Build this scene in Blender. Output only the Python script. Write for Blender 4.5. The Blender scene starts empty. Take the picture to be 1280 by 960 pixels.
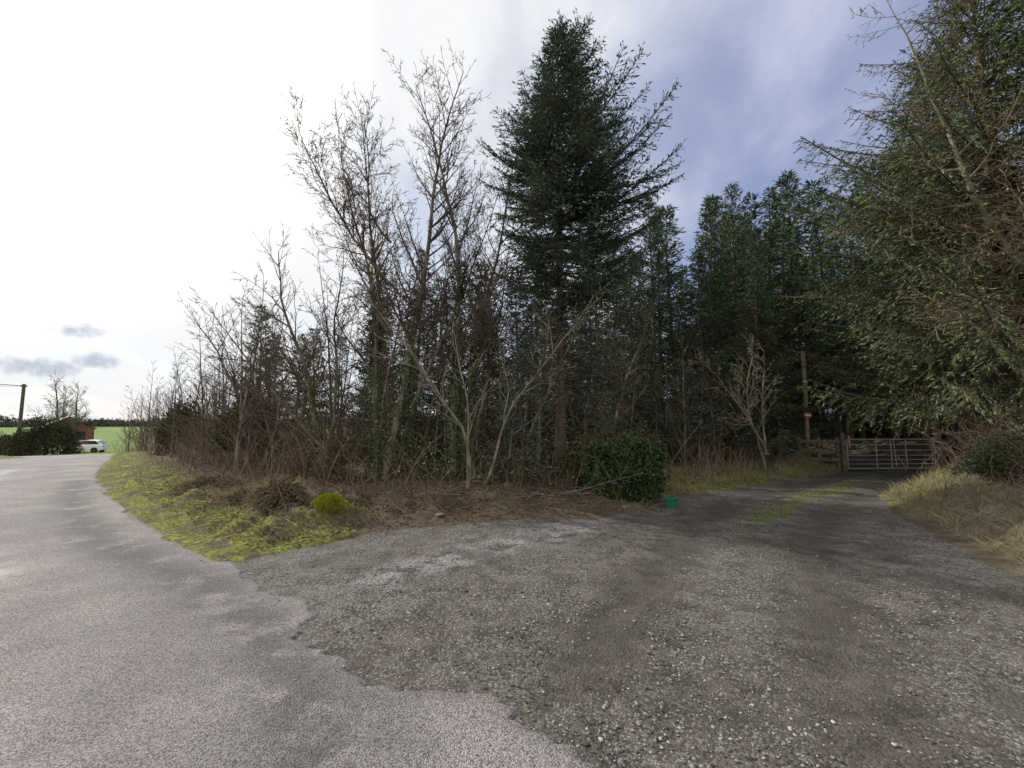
import bpy, math, random, time
import numpy as np
from mathutils import Vector
T0=time.time()
rng=np.random.default_rng(7); random.seed(7)
K=1.125
R=math.radians
scene=bpy.context.scene
# ------------------------------------------------------------------ helpers
class MB:
    def __init__(s): s.V=[];s.F=[];s.M=[];s.A=[];s.n=0
    def add(s,V,F,mi=0,a=None):
        V=np.asarray(V,float).reshape(-1,3);F=np.asarray(F,int)
        s.V.append(V);s.F.append(F+s.n);s.M.append(np.full(len(F),mi))
        if a is None:a=0.5
        s.A.append(np.broadcast_to(np.asarray(a,float),(len(V),)).copy());s.n+=len(V)
    def build(s,name,mats,loc=(0,0,0),smooth=False,parent=None,rz=0,attrs=None):
        me=bpy.data.meshes.new(name);V=np.concatenate(s.V)
        me.vertices.add(len(V));me.vertices.foreach_set('co',V.ravel())
        L=np.concatenate([f.ravel() for f in s.F]);C=np.concatenate([np.full(len(f),f.shape[1]) for f in s.F])
        me.loops.add(len(L));me.loops.foreach_set('vertex_index',L.astype(np.int32))
        me.polygons.add(len(C));st=np.concatenate([[0],np.cumsum(C)[:-1]])
        me.polygons.foreach_set('loop_start',st.astype(np.int32))
        for m in mats: me.materials.append(m)
        me.polygons.foreach_set('material_index',np.concatenate(s.M).astype(np.int32))
        me.update(calc_edges=True)
        me.polygons.foreach_set('use_smooth',np.full(len(C),smooth))
        at=me.attributes.new('v','FLOAT','POINT');at.data.foreach_set('value',np.concatenate(s.A))
        if attrs:
            for k,a in attrs.items():
                t=me.attributes.new(k,'FLOAT','POINT');t.data.foreach_set('value',a)
        ob=bpy.data.objects.new(name,me);scene.collection.objects.link(ob)
        ob.location=loc;ob.rotation_euler=(0,0,rz)
        if parent:ob.parent=parent
        return ob
def empty(name,loc=(0,0,0),rz=0):
    o=bpy.data.objects.new(name,None);scene.collection.objects.link(o);o.location=loc;o.rotation_euler=(0,0,rz);o.empty_display_size=.2;return o
def nrm(a): return a/np.maximum(np.linalg.norm(a,axis=-1,keepdims=True),1e-9)
def tubes(mb,P0,P1,R0,R1,n=5,mi=0,a=None):
    P0=np.asarray(P0,float).reshape(-1,3);P1=np.asarray(P1,float).reshape(-1,3);N=len(P0)
    R0=np.broadcast_to(np.asarray(R0,float),(N,));R1=np.broadcast_to(np.asarray(R1,float),(N,))
    D=nrm(P1-P0)
    ref=np.where(np.abs(D[:,2:3])>.75,np.array([[1,.1,0]]),np.array([[0,0,1.]]))
    A=nrm(np.cross(D,ref));B=np.cross(D,A)
    th=np.arange(n)*2*np.pi/n
    ring=np.cos(th)[None,:,None]*A[:,None]+np.sin(th)[None,:,None]*B[:,None]
    V=np.concatenate([P0[:,None]+ring*R0[:,None,None],P1[:,None]+ring*R1[:,None,None]],1)
    j=np.arange(n);f=np.stack([j,(j+1)%n,n+(j+1)%n,n+j],1)
    F=(f[None]+(np.arange(N)*2*n)[:,None,None]).reshape(-1,4)
    if a is not None and np.ndim(a)==1: a=np.repeat(a,2*n)
    mb.add(V,F,mi,a)
_tab=rng.random((256,256))
def vn(x,y,sc=1.0,oct=1,seed=0):
    out=np.zeros(np.broadcast(x,y).shape);amp=1;tot=0
    for o in range(oct):
        X=np.asarray(x)*sc+seed*17.3+o*31.7;Y=np.asarray(y)*sc+seed*7.9+o*11.3
        xi=np.floor(X).astype(int);yi=np.floor(Y).astype(int);fx=X-xi;fy=Y-yi
        fx=fx*fx*(3-2*fx);fy=fy*fy*(3-2*fy);g=lambda a,b:_tab[a&255,b&255]
        out+=amp*((g(xi,yi)*(1-fx)+g(xi+1,yi)*fx)*(1-fy)+(g(xi,yi+1)*(1-fx)+g(xi+1,yi+1)*fx)*fy)
        tot+=amp;amp*=.5;sc*=2.03
    return out/tot
def leaves(mb,P,D,L,W,mi=0,a=None,S=None):
    N=len(P)
    if N==0:return
    D=nrm(D)
    if S is None:S=nrm(np.cross(D,rng.normal(size=(N,3))))
    L=np.broadcast_to(np.asarray(L,float),(N,))[:,None];W=np.broadcast_to(np.asarray(W,float),(N,))[:,None]
    V=np.stack([P,P+D*L*.45+S*W*.5,P+D*L,P+D*L*.45-S*W*.5],1)
    F=np.arange(4*N).reshape(N,4)
    if a is None:a=rng.random(N)
    a=np.clip(a*.7+(vn(P[:,0]+P[:,2]*.6,P[:,1]-P[:,2]*.8,1.7,2,6)-.35)*.9,0,1)
    mb.add(V,F,mi,np.repeat(a,4))
def box(mb,c,s,rz=0,mi=0,a=None,taper=1.0):
    x,y,z=np.array(s)/2
    V=np.array([[-x,-y,-z],[x,-y,-z],[x,y,-z],[-x,y,-z],[-x*taper,-y*taper,z],[x*taper,-y*taper,z],[x*taper,y*taper,z],[-x*taper,y*taper,z]])
    c_,s_=math.cos(rz),math.sin(rz);V=V@np.array([[c_,s_,0],[-s_,c_,0],[0,0,1]])+np.array(c)
    mb.add(V,[[0,3,2,1],[4,5,6,7],[0,1,5,4],[1,2,6,5],[2,3,7,6],[3,0,4,7]],mi,a)
def sdist(px,py,poly):
    sh=px.shape;px=px.ravel();py=py.ravel();d=np.full(px.shape,1e9);ins=np.zeros(px.shape,bool);n=len(poly)
    for i in range(n):
        x0,y0=poly[i];x1,y1=poly[(i+1)%n];ex,ey=x1-x0,y1-y0
        t=np.clip(((px-x0)*ex+(py-y0)*ey)/(ex*ex+ey*ey+1e-12),0,1)
        d=np.minimum(d,(px-x0-t*ex)**2+(py-y0-t*ey)**2)
        if y0!=y1:
            c=((y0>py)!=(y1>py))&(px<(x1-x0)*(py-y0)/(y1-y0)+x0);ins^=c
    d=np.sqrt(d);return np.where(ins,-d,d).reshape(sh)
def pdist(px,py,line):
    d=np.full(px.shape,1e9)
    for i in range(len(line)-1):
        x0,y0=line[i];x1,y1=line[i+1];ex,ey=x1-x0,y1-y0
        t=np.clip(((px-x0)*ex+(py-y0)*ey)/(ex*ex+ey*ey+1e-12),0,1)
        d=np.minimum(d,(px-x0-t*ex)**2+(py-y0-t*ey)**2)
    return np.sqrt(d)
def crom(P,m):
    P=np.array(P,float);Q=np.vstack([2*P[0]-P[1],P,2*P[-1]-P[-2]]);out=[]
    for i in range(len(P)-1):
        a,b,c,d=Q[i:i+4];t=np.linspace(0,1,m,endpoint=False)[:,None]
        out.append(.5*((2*b)+(-a+c)*t+(2*a-5*b+4*c-d)*t*t+(-a+3*b-3*c+d)*t**3))
    return np.vstack(out+[P[-1:]])
# ------------------------------------------------------------------ materials
def nodes(name):
    m=bpy.data.materials.new(name);m.use_nodes=True;nt=m.node_tree;nt.nodes.clear()
    o=nt.nodes.new('ShaderNodeOutputMaterial');return m,nt,o
def nd(nt,t,ins=None,**kw):
    n=nt.nodes.new(t)
    for k,v in kw.items(): setattr(n,k,v)
    if ins:
        for k,v in ins.items():
            if isinstance(v,bpy.types.NodeSocket): nt.links.new(v,n.inputs[k])
            else:n.inputs[k].default_value=v
    return n
def mth(nt,op,a,b=None,c=None,clamp=False):
    n=nt.nodes.new('ShaderNodeMath');n.operation=op;n.use_clamp=clamp
    for i,v in enumerate((a,b,c)):
        if v is None:continue
        if isinstance(v,bpy.types.NodeSocket):nt.links.new(v,n.inputs[i])
        else:n.inputs[i].default_value=v
    return n.outputs[0]
def mix(nt,f,a,b,bt='MIX'):
    n=nt.nodes.new('ShaderNodeMix');n.data_type='RGBA';n.blend_type=bt
    for i,v in ((0,f),(6,a),(7,b)):
        if isinstance(v,bpy.types.NodeSocket):nt.links.new(v,n.inputs[i])
        else:
            if i and len(v)==3:v=(*v,1)
            n.inputs[i].default_value=v
    return n.outputs[2]
def ramp(nt,f,lo,hi): 
    n=nt.nodes.new('ShaderNodeMapRange');n.interpolation_type='SMOOTHSTEP';nt.links.new(f,n.inputs[0]);n.inputs[1].default_value=lo;n.inputs[2].default_value=hi;return n.outputs[0]
def noise(nt,vec,sc,det=3,rough=.55,off=None):
    n=nd(nt,'ShaderNodeTexNoise',{'Scale':sc,'Detail':det,'Roughness':rough})
    if vec is not None:nt.links.new(vec,n.inputs['Vector'])
    return n.outputs[0]
def attr(nt,nm): return nd(nt,'ShaderNodeAttribute',attribute_name=nm).outputs['Fac']
def geo(nt): return nd(nt,'ShaderNodeNewGeometry').outputs['Position']
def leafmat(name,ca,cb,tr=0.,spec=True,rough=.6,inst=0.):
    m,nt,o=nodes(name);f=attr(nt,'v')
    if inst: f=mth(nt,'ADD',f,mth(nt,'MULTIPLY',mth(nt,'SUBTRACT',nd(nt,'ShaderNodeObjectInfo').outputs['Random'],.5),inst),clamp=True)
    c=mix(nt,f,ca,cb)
    if spec:b=nd(nt,'ShaderNodeBsdfPrincipled',{'Base Color':c,'Roughness':rough,'Specular IOR Level':.2})
    else:b=nd(nt,'ShaderNodeBsdfDiffuse',{'Color':c})
    if tr:
        t=nd(nt,'ShaderNodeBsdfTranslucent',{'Color':c})
        x=nd(nt,'ShaderNodeMixShader',{0:tr});nt.links.new(b.outputs[0],x.inputs[1]);nt.links.new(t.outputs[0],x.inputs[2]);nt.links.new(x.outputs[0],o.inputs[0])
    else:nt.links.new(b.outputs[0],o.inputs[0])
    return m
def bark(name,ca,cb,sc=8,moss=None,simple=False):
    m,nt,o=nodes(name);p=geo(nt)
    if simple:
        c=mix(nt,noise(nt,p,sc,1),ca,cb);b=nd(nt,'ShaderNodeBsdfDiffuse',{'Color':c});nt.links.new(b.outputs[0],o.inputs[0]);return m
    mp=nd(nt,'ShaderNodeMapping',{'Vector':p,'Scale':(1,1,.3)}).outputs[0]
    n=noise(nt,mp,sc,4,.65);c=mix(nt,ramp(nt,n,.35,.65),ca,cb)
    if moss: c=mix(nt,ramp(nt,noise(nt,p,2.5,3),.5,.62),c,moss)
    b=nd(nt,'ShaderNodeBsdfPrincipled',{'Base Color':c,'Roughness':.9,'Specular IOR Level':.15})
    bu=nd(nt,'ShaderNodeBump',{'Height':noise(nt,mp,sc*5,3),'Strength':.6,'Distance':.02});nt.links.new(bu.outputs[0],b.inputs['Normal'])
    nt.links.new(b.outputs[0],o.inputs[0]);return m
def plain(name,c,rough=.6,metal=0,var=.2,sc=6,spec=.5):
    m,nt,o=nodes(name);tc=nd(nt,'ShaderNodeTexCoord').outputs['Object']
    n=noise(nt,tc,sc,4);cc=mix(nt,ramp(nt,n,.3,.7),tuple(x*(1-var) for x in c),tuple(min(1,x*(1+var)) for x in c))
    b=nd(nt,'ShaderNodeBsdfPrincipled',{'Base Color':cc,'Roughness':rough,'Metallic':metal,'Specular IOR Level':spec});nt.links.new(b.outputs[0],o.inputs[0]);return m

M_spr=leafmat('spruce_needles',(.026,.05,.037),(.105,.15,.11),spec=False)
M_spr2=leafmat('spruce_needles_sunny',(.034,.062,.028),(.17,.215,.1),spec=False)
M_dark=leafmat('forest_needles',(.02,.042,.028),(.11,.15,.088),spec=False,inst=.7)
M_ivy=leafmat('ivy_leaves',(.018,.036,.014),(.085,.12,.045),rough=.5)
M_hol=leafmat('evergreen_leaves',(.022,.036,.02),(.085,.1,.05),spec=False)
M_catkin=leafmat('alder_catkins',(.045,.03,.022),(.12,.08,.06),spec=False)
M_bark=bark('alder_bark',(.08,.072,.06),(.23,.21,.175),moss=(.1,.11,.05))
M_twig=bark('twig_bark',(.065,.052,.045),(.16,.13,.11),simple=True)
M_pale=bark('pale_bark',(.15,.14,.11),(.3,.28,.235),moss=(.16,.16,.085))
M_sbark=bark('spruce_bark',(.055,.043,.034),(.13,.104,.083),simple=True)
M_cane=leafmat('bramble_canes',(.075,.05,.04),(.25,.19,.15),spec=False)
M_bleaf=leafmat('bramble_leaves',(.03,.044,.018),(.12,.11,.05),spec=False)
M_straw=leafmat('dry_grass',(.16,.13,.075),(.4,.345,.23),spec=False,tr=.1)
M_grass=leafmat('verge_grass',(.075,.12,.02),(.31,.35,.08),spec=False,tr=.25)
M_litter=leafmat('dead_leaves',(.055,.039,.028),(.23,.175,.12),spec=False)
M_stone=leafmat('gravel_stones',(.07,.066,.062),(.36,.35,.335),spec=False)
M_moss=leafmat('moss_tufts',(.15,.18,.015),(.48,.48,.06),spec=False,tr=.15)

# ---- layout curves (ground plan, units of K metres)
RR=[(-40,36),(-30,31.5),(-24.5,27),(-22.2,24.5),(-18,19.5),(-13.8,14.6),(-10.2,11),(-6.93,8),(-4.39,5.92),(-3.2,5.0),(-2.3,4.3),(-1.74,3.76),(-1.43,3.35),(-.83,2.94),(-.38,2.7),(.22,2.16),(1.5,1.2),(4,-.4),(9,-3.5)]
LL=[(-42,31.5),(-32,27),(-27.5,24.5),(-25.5,22.5),(-22,18),(-18.3,13),(-15,9.2),(-12,6),(-9.8,3.6),(-8.8,2.5),(-8,1.5),(-7.5,1),(-7,.5),(-6.4,0),(-6,-.3),(-5.3,-1),(-4,-2),(-1,-4.4),(4,-8)]
Rc=crom(RR,8)*K;Lc=crom(LL,8)*K
ROAD=np.vstack([Rc[::3],Lc[::-1][::3]])
GP=np.array([(-3.3,5.2),(-1.98,6.7),(-.8,7.2),(0,7.5),(1.4,7.5),(2.5,8.4),(3.4,9.5),(5.5,11),(8.0,12.7),(10.9,14.6),(11.5,15.2),(13,18),(15,24),(18.5,24),(16.5,18),(14.8,15.2),(14.0,14.4),(11.7,12.3),(8.5,9.9),(6.9,7.8),(6.2,6.3),(5.4,4.7),(5.0,3.3),(6,1.5),(9,-2.8),(9,-3.5),(4,-1.5),(0,.5),(-2.5,3),(-4,5)])*K
CEN=crom([(15.5,19),(13.2,15.2),(10.5,12.8),(7.8,10.7),(6.1,9.25),(4.7,8),(3,5.8),(1.8,3.8),(.8,2.0)],6)*K
def base(x,y):
    d=np.hypot(x,y)/K
    a=-.045*np.clip(d-30,0,32);b=np.clip((d-62)/150,0,1);b=b*b*(3-2*b)*1.9
    return (a+b)*K*np.clip((-x-.2*y)/12,0,1)
def hgt(x,y,full=False):
    x=np.asarray(x,float);y=np.asarray(y,float)
    sr=sdist(x,y,ROAD);sg=sdist(x,y,GP);s=np.minimum(sr,sg)
    s2=s+(vn(x,y,1.1,3,3)-.5)*.55+(vn(x,y,5,2,13)-.5)*.18
    far=np.clip(1-np.hypot(x,y)/70,0,1)
    r=np.clip((np.maximum(s,s2-.1)+.22)/.2,0,1);r=r*r*(3-2*r)
    z=-.015+r*.045-.07*np.clip((-sg-.1)/.4,0,1)
    z=z+np.clip(s2,0,1.2)*.22*(.3+1.3*vn(x,y,.7,2,5))*far
    z=z+np.clip(s2,0,1)*((vn(x,y,2.4,3,9)-.42)*.5+(vn(x,y,9,2,19)-.5)*.12)*far
    right=(x>4.6*K)&(s2>0)&(x*.78-y*.6>-2)
    z=z+np.where(right,np.clip(s2-.2,0,2.2)*.24+np.clip(s2,0,1)*(vn(x,y,1.7,3,15)-.5)*.5,0)
    z=z+base(x,y)
    return (z,sr,sg,s2) if full else z
# ------------------------------------------------------------------ ground
def sinhax(c,A,b,n):
    t=np.linspace(-1,1,n);return c+A*np.sinh(b*t)/np.sinh(b)
gx=sinhax(-2,700,6.2,620);gy=sinhax(8,700,6.2,560)
X,Y=np.meshgrid(gx,gy);Z,SR,SG,S2=hgt(X,Y,True)
def gridmesh(X,Y,Z,keep=None):
    ny,nx=X.shape;i=np.arange(ny*nx).reshape(ny,nx)
    F=np.stack([i[:-1,:-1],i[:-1,1:],i[1:,1:],i[1:,:-1]],-1)
    if keep is not None:F=F[keep]
    else:F=F.reshape(-1,4)
    V=np.stack([X,Y,Z],-1).reshape(-1,3)
    return V,F.reshape(-1,4)
WOOD=np.array([(-3.4,6.7),(-1.8,7.7),(0,8.4),(2,8.5),(3.8,10.6),(8,13.8),(10.2,16),(12,22),(14,60),(-31,60),(-33,35.5),(-25.3,29),(-22.6,26.2),(-14,17),(-9.6,12.8),(-6,9)])*K
SW=sdist(X,Y,WOOD)
gm=np.clip((1.7*K-S2)/1.0,0,1)*(X<-2.6)*np.clip(SW/.5,0,1)
gm=np.maximum(gm,np.clip((np.hypot(X,Y)-45)/10,0,1)*(SW>1)*(X<-.35*Y))
gm=np.maximum(gm,.75*((X>3.2*K)&(X<11*K)&(Y<14*K)&(Y>8.5*K)&(SG<1.3*K)&(SW>-.3)))
straw=((X>4.6*K)&(S2>0)&(X*.78-Y*.6>-2)&(np.hypot(X,Y)<22)).astype(float)
mb=MB();V,F=gridmesh(X,Y,Z);mb.add(V,F)
m,nt,o=nodes('ground_soil');p=geo(nt)
n9=noise(nt,p,9,5,.7)
c=mix(nt,n9,(.05,.038,.028),(.185,.145,.105))
c=mix(nt,ramp(nt,noise(nt,p,1.3,3),.45,.7),c,(.1,.09,.05))
gf=mth(nt,'MULTIPLY',attr(nt,'grass'),ramp(nt,mth(nt,'ADD',mth(nt,'ADD',mth(nt,'MULTIPLY',noise(nt,p,1.7,4),.65),mth(nt,'MULTIPLY',n9,.35)),mth(nt,'MULTIPLY',attr(nt,'far'),.5)),.42,.54))
gc=mix(nt,ramp(nt,noise(nt,p,16,4),.3,.7),(.065,.08,.02),(.27,.28,.08));gc=mix(nt,attr(nt,'far'),gc,(.14,.2,.055))
c=mix(nt,gf,c,gc)
c=mix(nt,mth(nt,'MULTIPLY',attr(nt,'straw'),ramp(nt,n9,.35,.6)),c,(.2,.17,.115))
b=nd(nt,'ShaderNodeBsdfPrincipled',{'Base Color':c,'Roughness':.95,'Specular IOR Level':.1})
bu=nd(nt,'ShaderNodeBump',{'Height':noise(nt,p,22,5,.7),'Strength':.9,'Distance':.06});nt.links.new(bu.outputs[0],b.inputs['Normal']);nt.links.new(b.outputs[0],o.inputs[0])
mb.build('ground',[m],smooth=True,attrs={'grass':gm.ravel(),'straw':straw.ravel(),'far':np.clip((np.hypot(X,Y)-40)/15,0,1).ravel()})
# ---- gravel track
ax=np.concatenate([np.arange(-5.5,8,.06),np.arange(8,23,.12)]);ay=np.concatenate([np.arange(-4.5,0,.2),np.arange(0,9,.06),np.arange(9,28,.12)])
X,Y=np.meshgrid(ax,ay);SG=sdist(X,Y,GP);SR=sdist(X,Y,ROAD)
dc=pdist(X,Y,CEN)+(vn(X,Y,.8,2,31)-.5)*.25;wheel=np.exp(-((dc-.85)/.36)**2)*np.clip((Y-1)/3,0,1)*(.4+.9*vn(X,Y,1.2,3,33))
mid=np.exp(-(dc/.3)**2)*np.clip((Y-7)/1.5,0,1)*np.clip((15-Y)/2,0,1)
amp=np.clip((SR-.15)/.4,0,1)
Z=base(X,Y)+amp*((vn(X,Y,3,4,2)-.5)*.04-.028*wheel+.015*(vn(X,Y,.6,2,8)-.5))
kp=(SG<.55)[:-1,:-1]
mb=MB();V,F=gridmesh(X,Y,Z,kp);mb.add(V,F)
m,nt,o=nodes('gravel');p=geo(nt)
big=noise(nt,p,.55,3);med=noise(nt,p,3,4,.65);fin=noise(nt,p,38,4,.75)
vo=nd(nt,'ShaderNodeTexVoronoi',{'Vector':p,'Scale':105.0,'Randomness':1.0});vo2=nd(nt,'ShaderNodeTexVoronoi',{'Vector':p,'Scale':48.0})
sep=nd(nt,'ShaderNodeSeparateColor',{0:vo.outputs['Color']}).outputs[0];sep2=nd(nt,'ShaderNodeSeparateColor',{0:vo2.outputs['Color']}).outputs[1]
soil=mix(nt,ramp(nt,mth(nt,'ADD',mth(nt,'MULTIPLY',med,.5),mth(nt,'MULTIPLY',fin,.5)),.37,.63),(.038,.033,.028),(.13,.115,.1))
st=mix(nt,mth(nt,'POWER',sep,1.6),(.07,.066,.061),(.36,.347,.325))
stone_amt=mth(nt,'ADD',mth(nt,'MULTIPLY',ramp(nt,big,.35,.65),.4),mth(nt,'MULTIPLY',attr(nt,'wheel'),-.5))
cov=ramp(nt,mth(nt,'ADD',mth(nt,'ADD',sep2,stone_amt),mth(nt,'MULTIPLY',med,.5)),.93,1.18)
c=mix(nt,mth(nt,'MULTIPLY',cov,.75),soil,st)
c=mix(nt,mth(nt,'MULTIPLY',mth(nt,'MULTIPLY',attr(nt,'blue'),ramp(nt,med,.38,.55)),ramp(nt,sep2,.15,.4)),c,mix(nt,sep,(.13,.132,.138),(.38,.385,.395)))
c=mix(nt,mth(nt,'MULTIPLY',attr(nt,'wheel'),.5),c,mix(nt,fin,(.03,.027,.023),(.1,.09,.078)))
c=mix(nt,mth(nt,'MULTIPLY',ramp(nt,noise(nt,p,1.1,5,.7),.47,.66),.7),c,mix(nt,fin,(.03,.026,.021),(.1,.088,.074)))
c=mix(nt,mth(nt,'MULTIPLY',attr(nt,'mid'),ramp(nt,med,.45,.58)),c,(.12,.135,.045))
b=nd(nt,'ShaderNodeBsdfPrincipled',{'Base Color':c,'Roughness':.85,'Specular IOR Level':.2})
h=mth(nt,'ADD',mth(nt,'MULTIPLY',vo2.outputs['Distance'],-.6),mth(nt,'MULTIPLY',fin,1.0))
bu=nd(nt,'ShaderNodeBump',{'Height':h,'Strength':1.0,'Distance':.018});nt.links.new(bu.outputs[0],b.inputs['Normal']);nt.links.new(b.outputs[0],o.inputs[0])
blue=np.exp(-(pdist(X,Y,np.array([(-1.3,4.7),(-.3,5.7),(.4,6.4),(1.3,7.1)])*K)/.36)**2)
mb.build('gravel_track',[m],smooth=True,attrs={'wheel':np.clip(wheel,0,1).ravel(),'blue':blue.ravel(),'mid':mid.ravel()})
# ---- asphalt road
Rf=crom(RR,70)*K;Lf=crom(LL,70)*K
dirv=nrm(Rf-Lf)
jag=(vn(Rf[:,0]*1.0,Rf[:,1],1.6,2,1)-.5)*.5+(vn(Rf[:,0],Rf[:,1],9,3,4)-.5)*.2
Re=Rf+dirv*jag[:,None];tt=np.concatenate([np.linspace(0,.5,8),np.linspace(.53,.95,22),np.linspace(.96,1,8)])
XY=Lf[:,None]*(1-tt)[None,:,None]+Re[:,None]*tt[None,:,None]
X=XY[...,0];Y=XY[...,1];Z=base(X,Y)+.02+.03*np.sin(np.pi*tt)[None,:];Z[:,-1]-=.025
mb=MB();V,F=gridmesh(X,Y,Z);mb.add(V,F)
m,nt,o=nodes('asphalt');p=geo(nt)
fine=noise(nt,p,100,3,.8);vo=nd(nt,'ShaderNodeTexVoronoi',{'Vector':p,'Scale':130.0});sp=nd(nt,'ShaderNodeSeparateColor',{0:vo.outputs['Color']}).outputs[0]
wv=noise(nt,p,1.9,6,.68)
c=mix(nt,ramp(nt,mth(nt,'ADD',mth(nt,'MULTIPLY',fine,.6),mth(nt,'MULTIPLY',sp,.4)),.28,.74),(.11,.099,.096),(.375,.348,.338))
c=mix(nt,ramp(nt,noise(nt,p,.7,4,.6),.4,.62),mix(nt,1.0,c,(.76,.76,.78),'MULTIPLY'),c)
dk=mth(nt,'MULTIPLY',attr(nt,'worn'),ramp(nt,wv,.36,.52))
c=mix(nt,mth(nt,'MULTIPLY',dk,.9),c,mix(nt,sp,(.04,.037,.035),(.15,.143,.137)))
pl=mth(nt,'MULTIPLY',attr(nt,'pale'),ramp(nt,wv,.42,.56))
c=mix(nt,mth(nt,'MULTIPLY',pl,.6),c,(.6,.59,.58))
b=nd(nt,'ShaderNodeBsdfPrincipled',{'Base Color':c,'Roughness':.85,'Specular IOR Level':.2})
h=mth(nt,'ADD',mth(nt,'MULTIPLY',vo.outputs['Distance'],-1.),fine)
bu=nd(nt,'ShaderNodeBump',{'Height':h,'Strength':.8,'Distance':.008});nt.links.new(bu.outputs[0],b.inputs['Normal']);nt.links.new(b.outputs[0],o.inputs[0])
worn=np.exp(-((pdist(X,Y,np.array([(-.7,1.2),(-.99,2.37),(-1.5,3.03),(-2.3,3.8),(-3.5,4.7),(-5.6,6.0),(-8.6,8.6),(-12,12)])*K)+(vn(X,Y,3,3,51)-.5)*.3)/.36)**2)
worn=np.maximum(worn,.6*np.exp(-(pdist(X,Y,Re[::20])/.1)**2));worn=np.maximum(worn,.45*np.exp(-(pdist(X,Y,np.array([(-3,1.2),(-5.4,3.4),(-9,6.2),(-14,10.8)])*K)/.35)**2))
pale=np.exp(-(pdist(X,Y,np.array([(-17,14.5),(-12,9.3),(-8,6),(-5.5,4.5)])*K)/.35)**2)
mb.build('asphalt_road',[m],smooth=True,attrs={'worn':worn.ravel(),'pale':pale.ravel()})
print('ground',time.time()-T0)
# ---- loose stones
ico=[];g=(1+5**.5)/2
for s1 in (-1,1):
    for s2 in (-1,1): ico+= [(0,s1,s2*g),(s1,s2*g,0),(s2*g,0,s1)]
ico=nrm(np.array(ico,float))
from itertools import combinations
fs=[]
for t in combinations(range(12),3):
    d=[np.linalg.norm(ico[t[i]]-ico[t[(i+1)%3]]) for i in range(3)]
    if max(d)<1.2:
        a,b_,c_=ico[list(t)];fs.append(t if np.dot(np.cross(b_-a,c_-a),a)>0 else (t[0],t[2],t[1]))
fs=np.array(fs)
def stones(mb,P,S,a=None):
    N=len(P);V=ico[None]*rng.uniform(.7,1.15,(N,12,1));sc=np.stack([rng.uniform(.8,1.4,N),rng.uniform(.7,1.1,N),rng.uniform(.4,.75,N)],1)
    V=V*sc[:,None]*np.asarray(S)[:,None,None];th=rng.random(N)*6.28;c_,s_=np.cos(th)[:,None],np.sin(th)[:,None]
    V=np.stack([V[...,0]*c_-V[...,1]*s_,V[...,0]*s_+V[...,1]*c_,V[...,2]],-1)+P[:,None]
    F=(fs[None]+(np.arange(N)*12)[:,None,None]).reshape(-1,3)
    if a is None:a=rng.random(N)
    mb.add(V,F,0,np.repeat(a,12))
N=80000
r=2+14*rng.random(N)**1.7;th=rng.uniform(-.95,.95,N);x=r*np.sin(th);y=r*np.cos(th)
sg=sdist(x,y,GP);sr=sdist(x,y,ROAD);dc=pdist(x,y,CEN);wh=np.exp(-((dc-.85)/.3)**2)
pr=(.12+1.4*np.clip(vn(x,y,.9,3,6)-.44,0,1)*3)*(1-.8*wh)
k=(sg<.1)&(sr>.05)&(rng.random(N)<pr*.6);x,y=x[k],y[k]
sz=np.exp(rng.normal(-5.2,.45,len(x)));sz=np.clip(sz,.003,.03)
mb=MB();stones(mb,np.stack([x,y,base(x,y)+sz*.2+.002],1),sz,a=rng.random(len(x))**2.0)
x=rng.uniform(-6,2,900);y=rng.uniform(1.5,8,900);k=(sdist(x,y,ROAD)<-.05);k&=rng.random(900)<np.exp(sdist(x,y,ROAD)/.5)
x,y=x[k],y[k];stones(mb,np.stack([x,y,np.full(len(x),.028)],1),rng.uniform(.003,.01,len(x)))
mb.build('loose_gravel',[M_stone]);print('stones',time.time()-T0)
mb=MB();pts=np.array([(-1.7,7.15),(-1.2,7.3),(2.1,8.2)])*K
stones(mb,np.stack([pts[:,0],pts[:,1],hgt(pts[:,0],pts[:,1])+.02],1),np.array([.07,.08,.08]))
mb.build('verge_rocks',[plain('ochre_rock',(.17,.12,.08),.9,sc=12,var=.4)],smooth=False)
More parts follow.
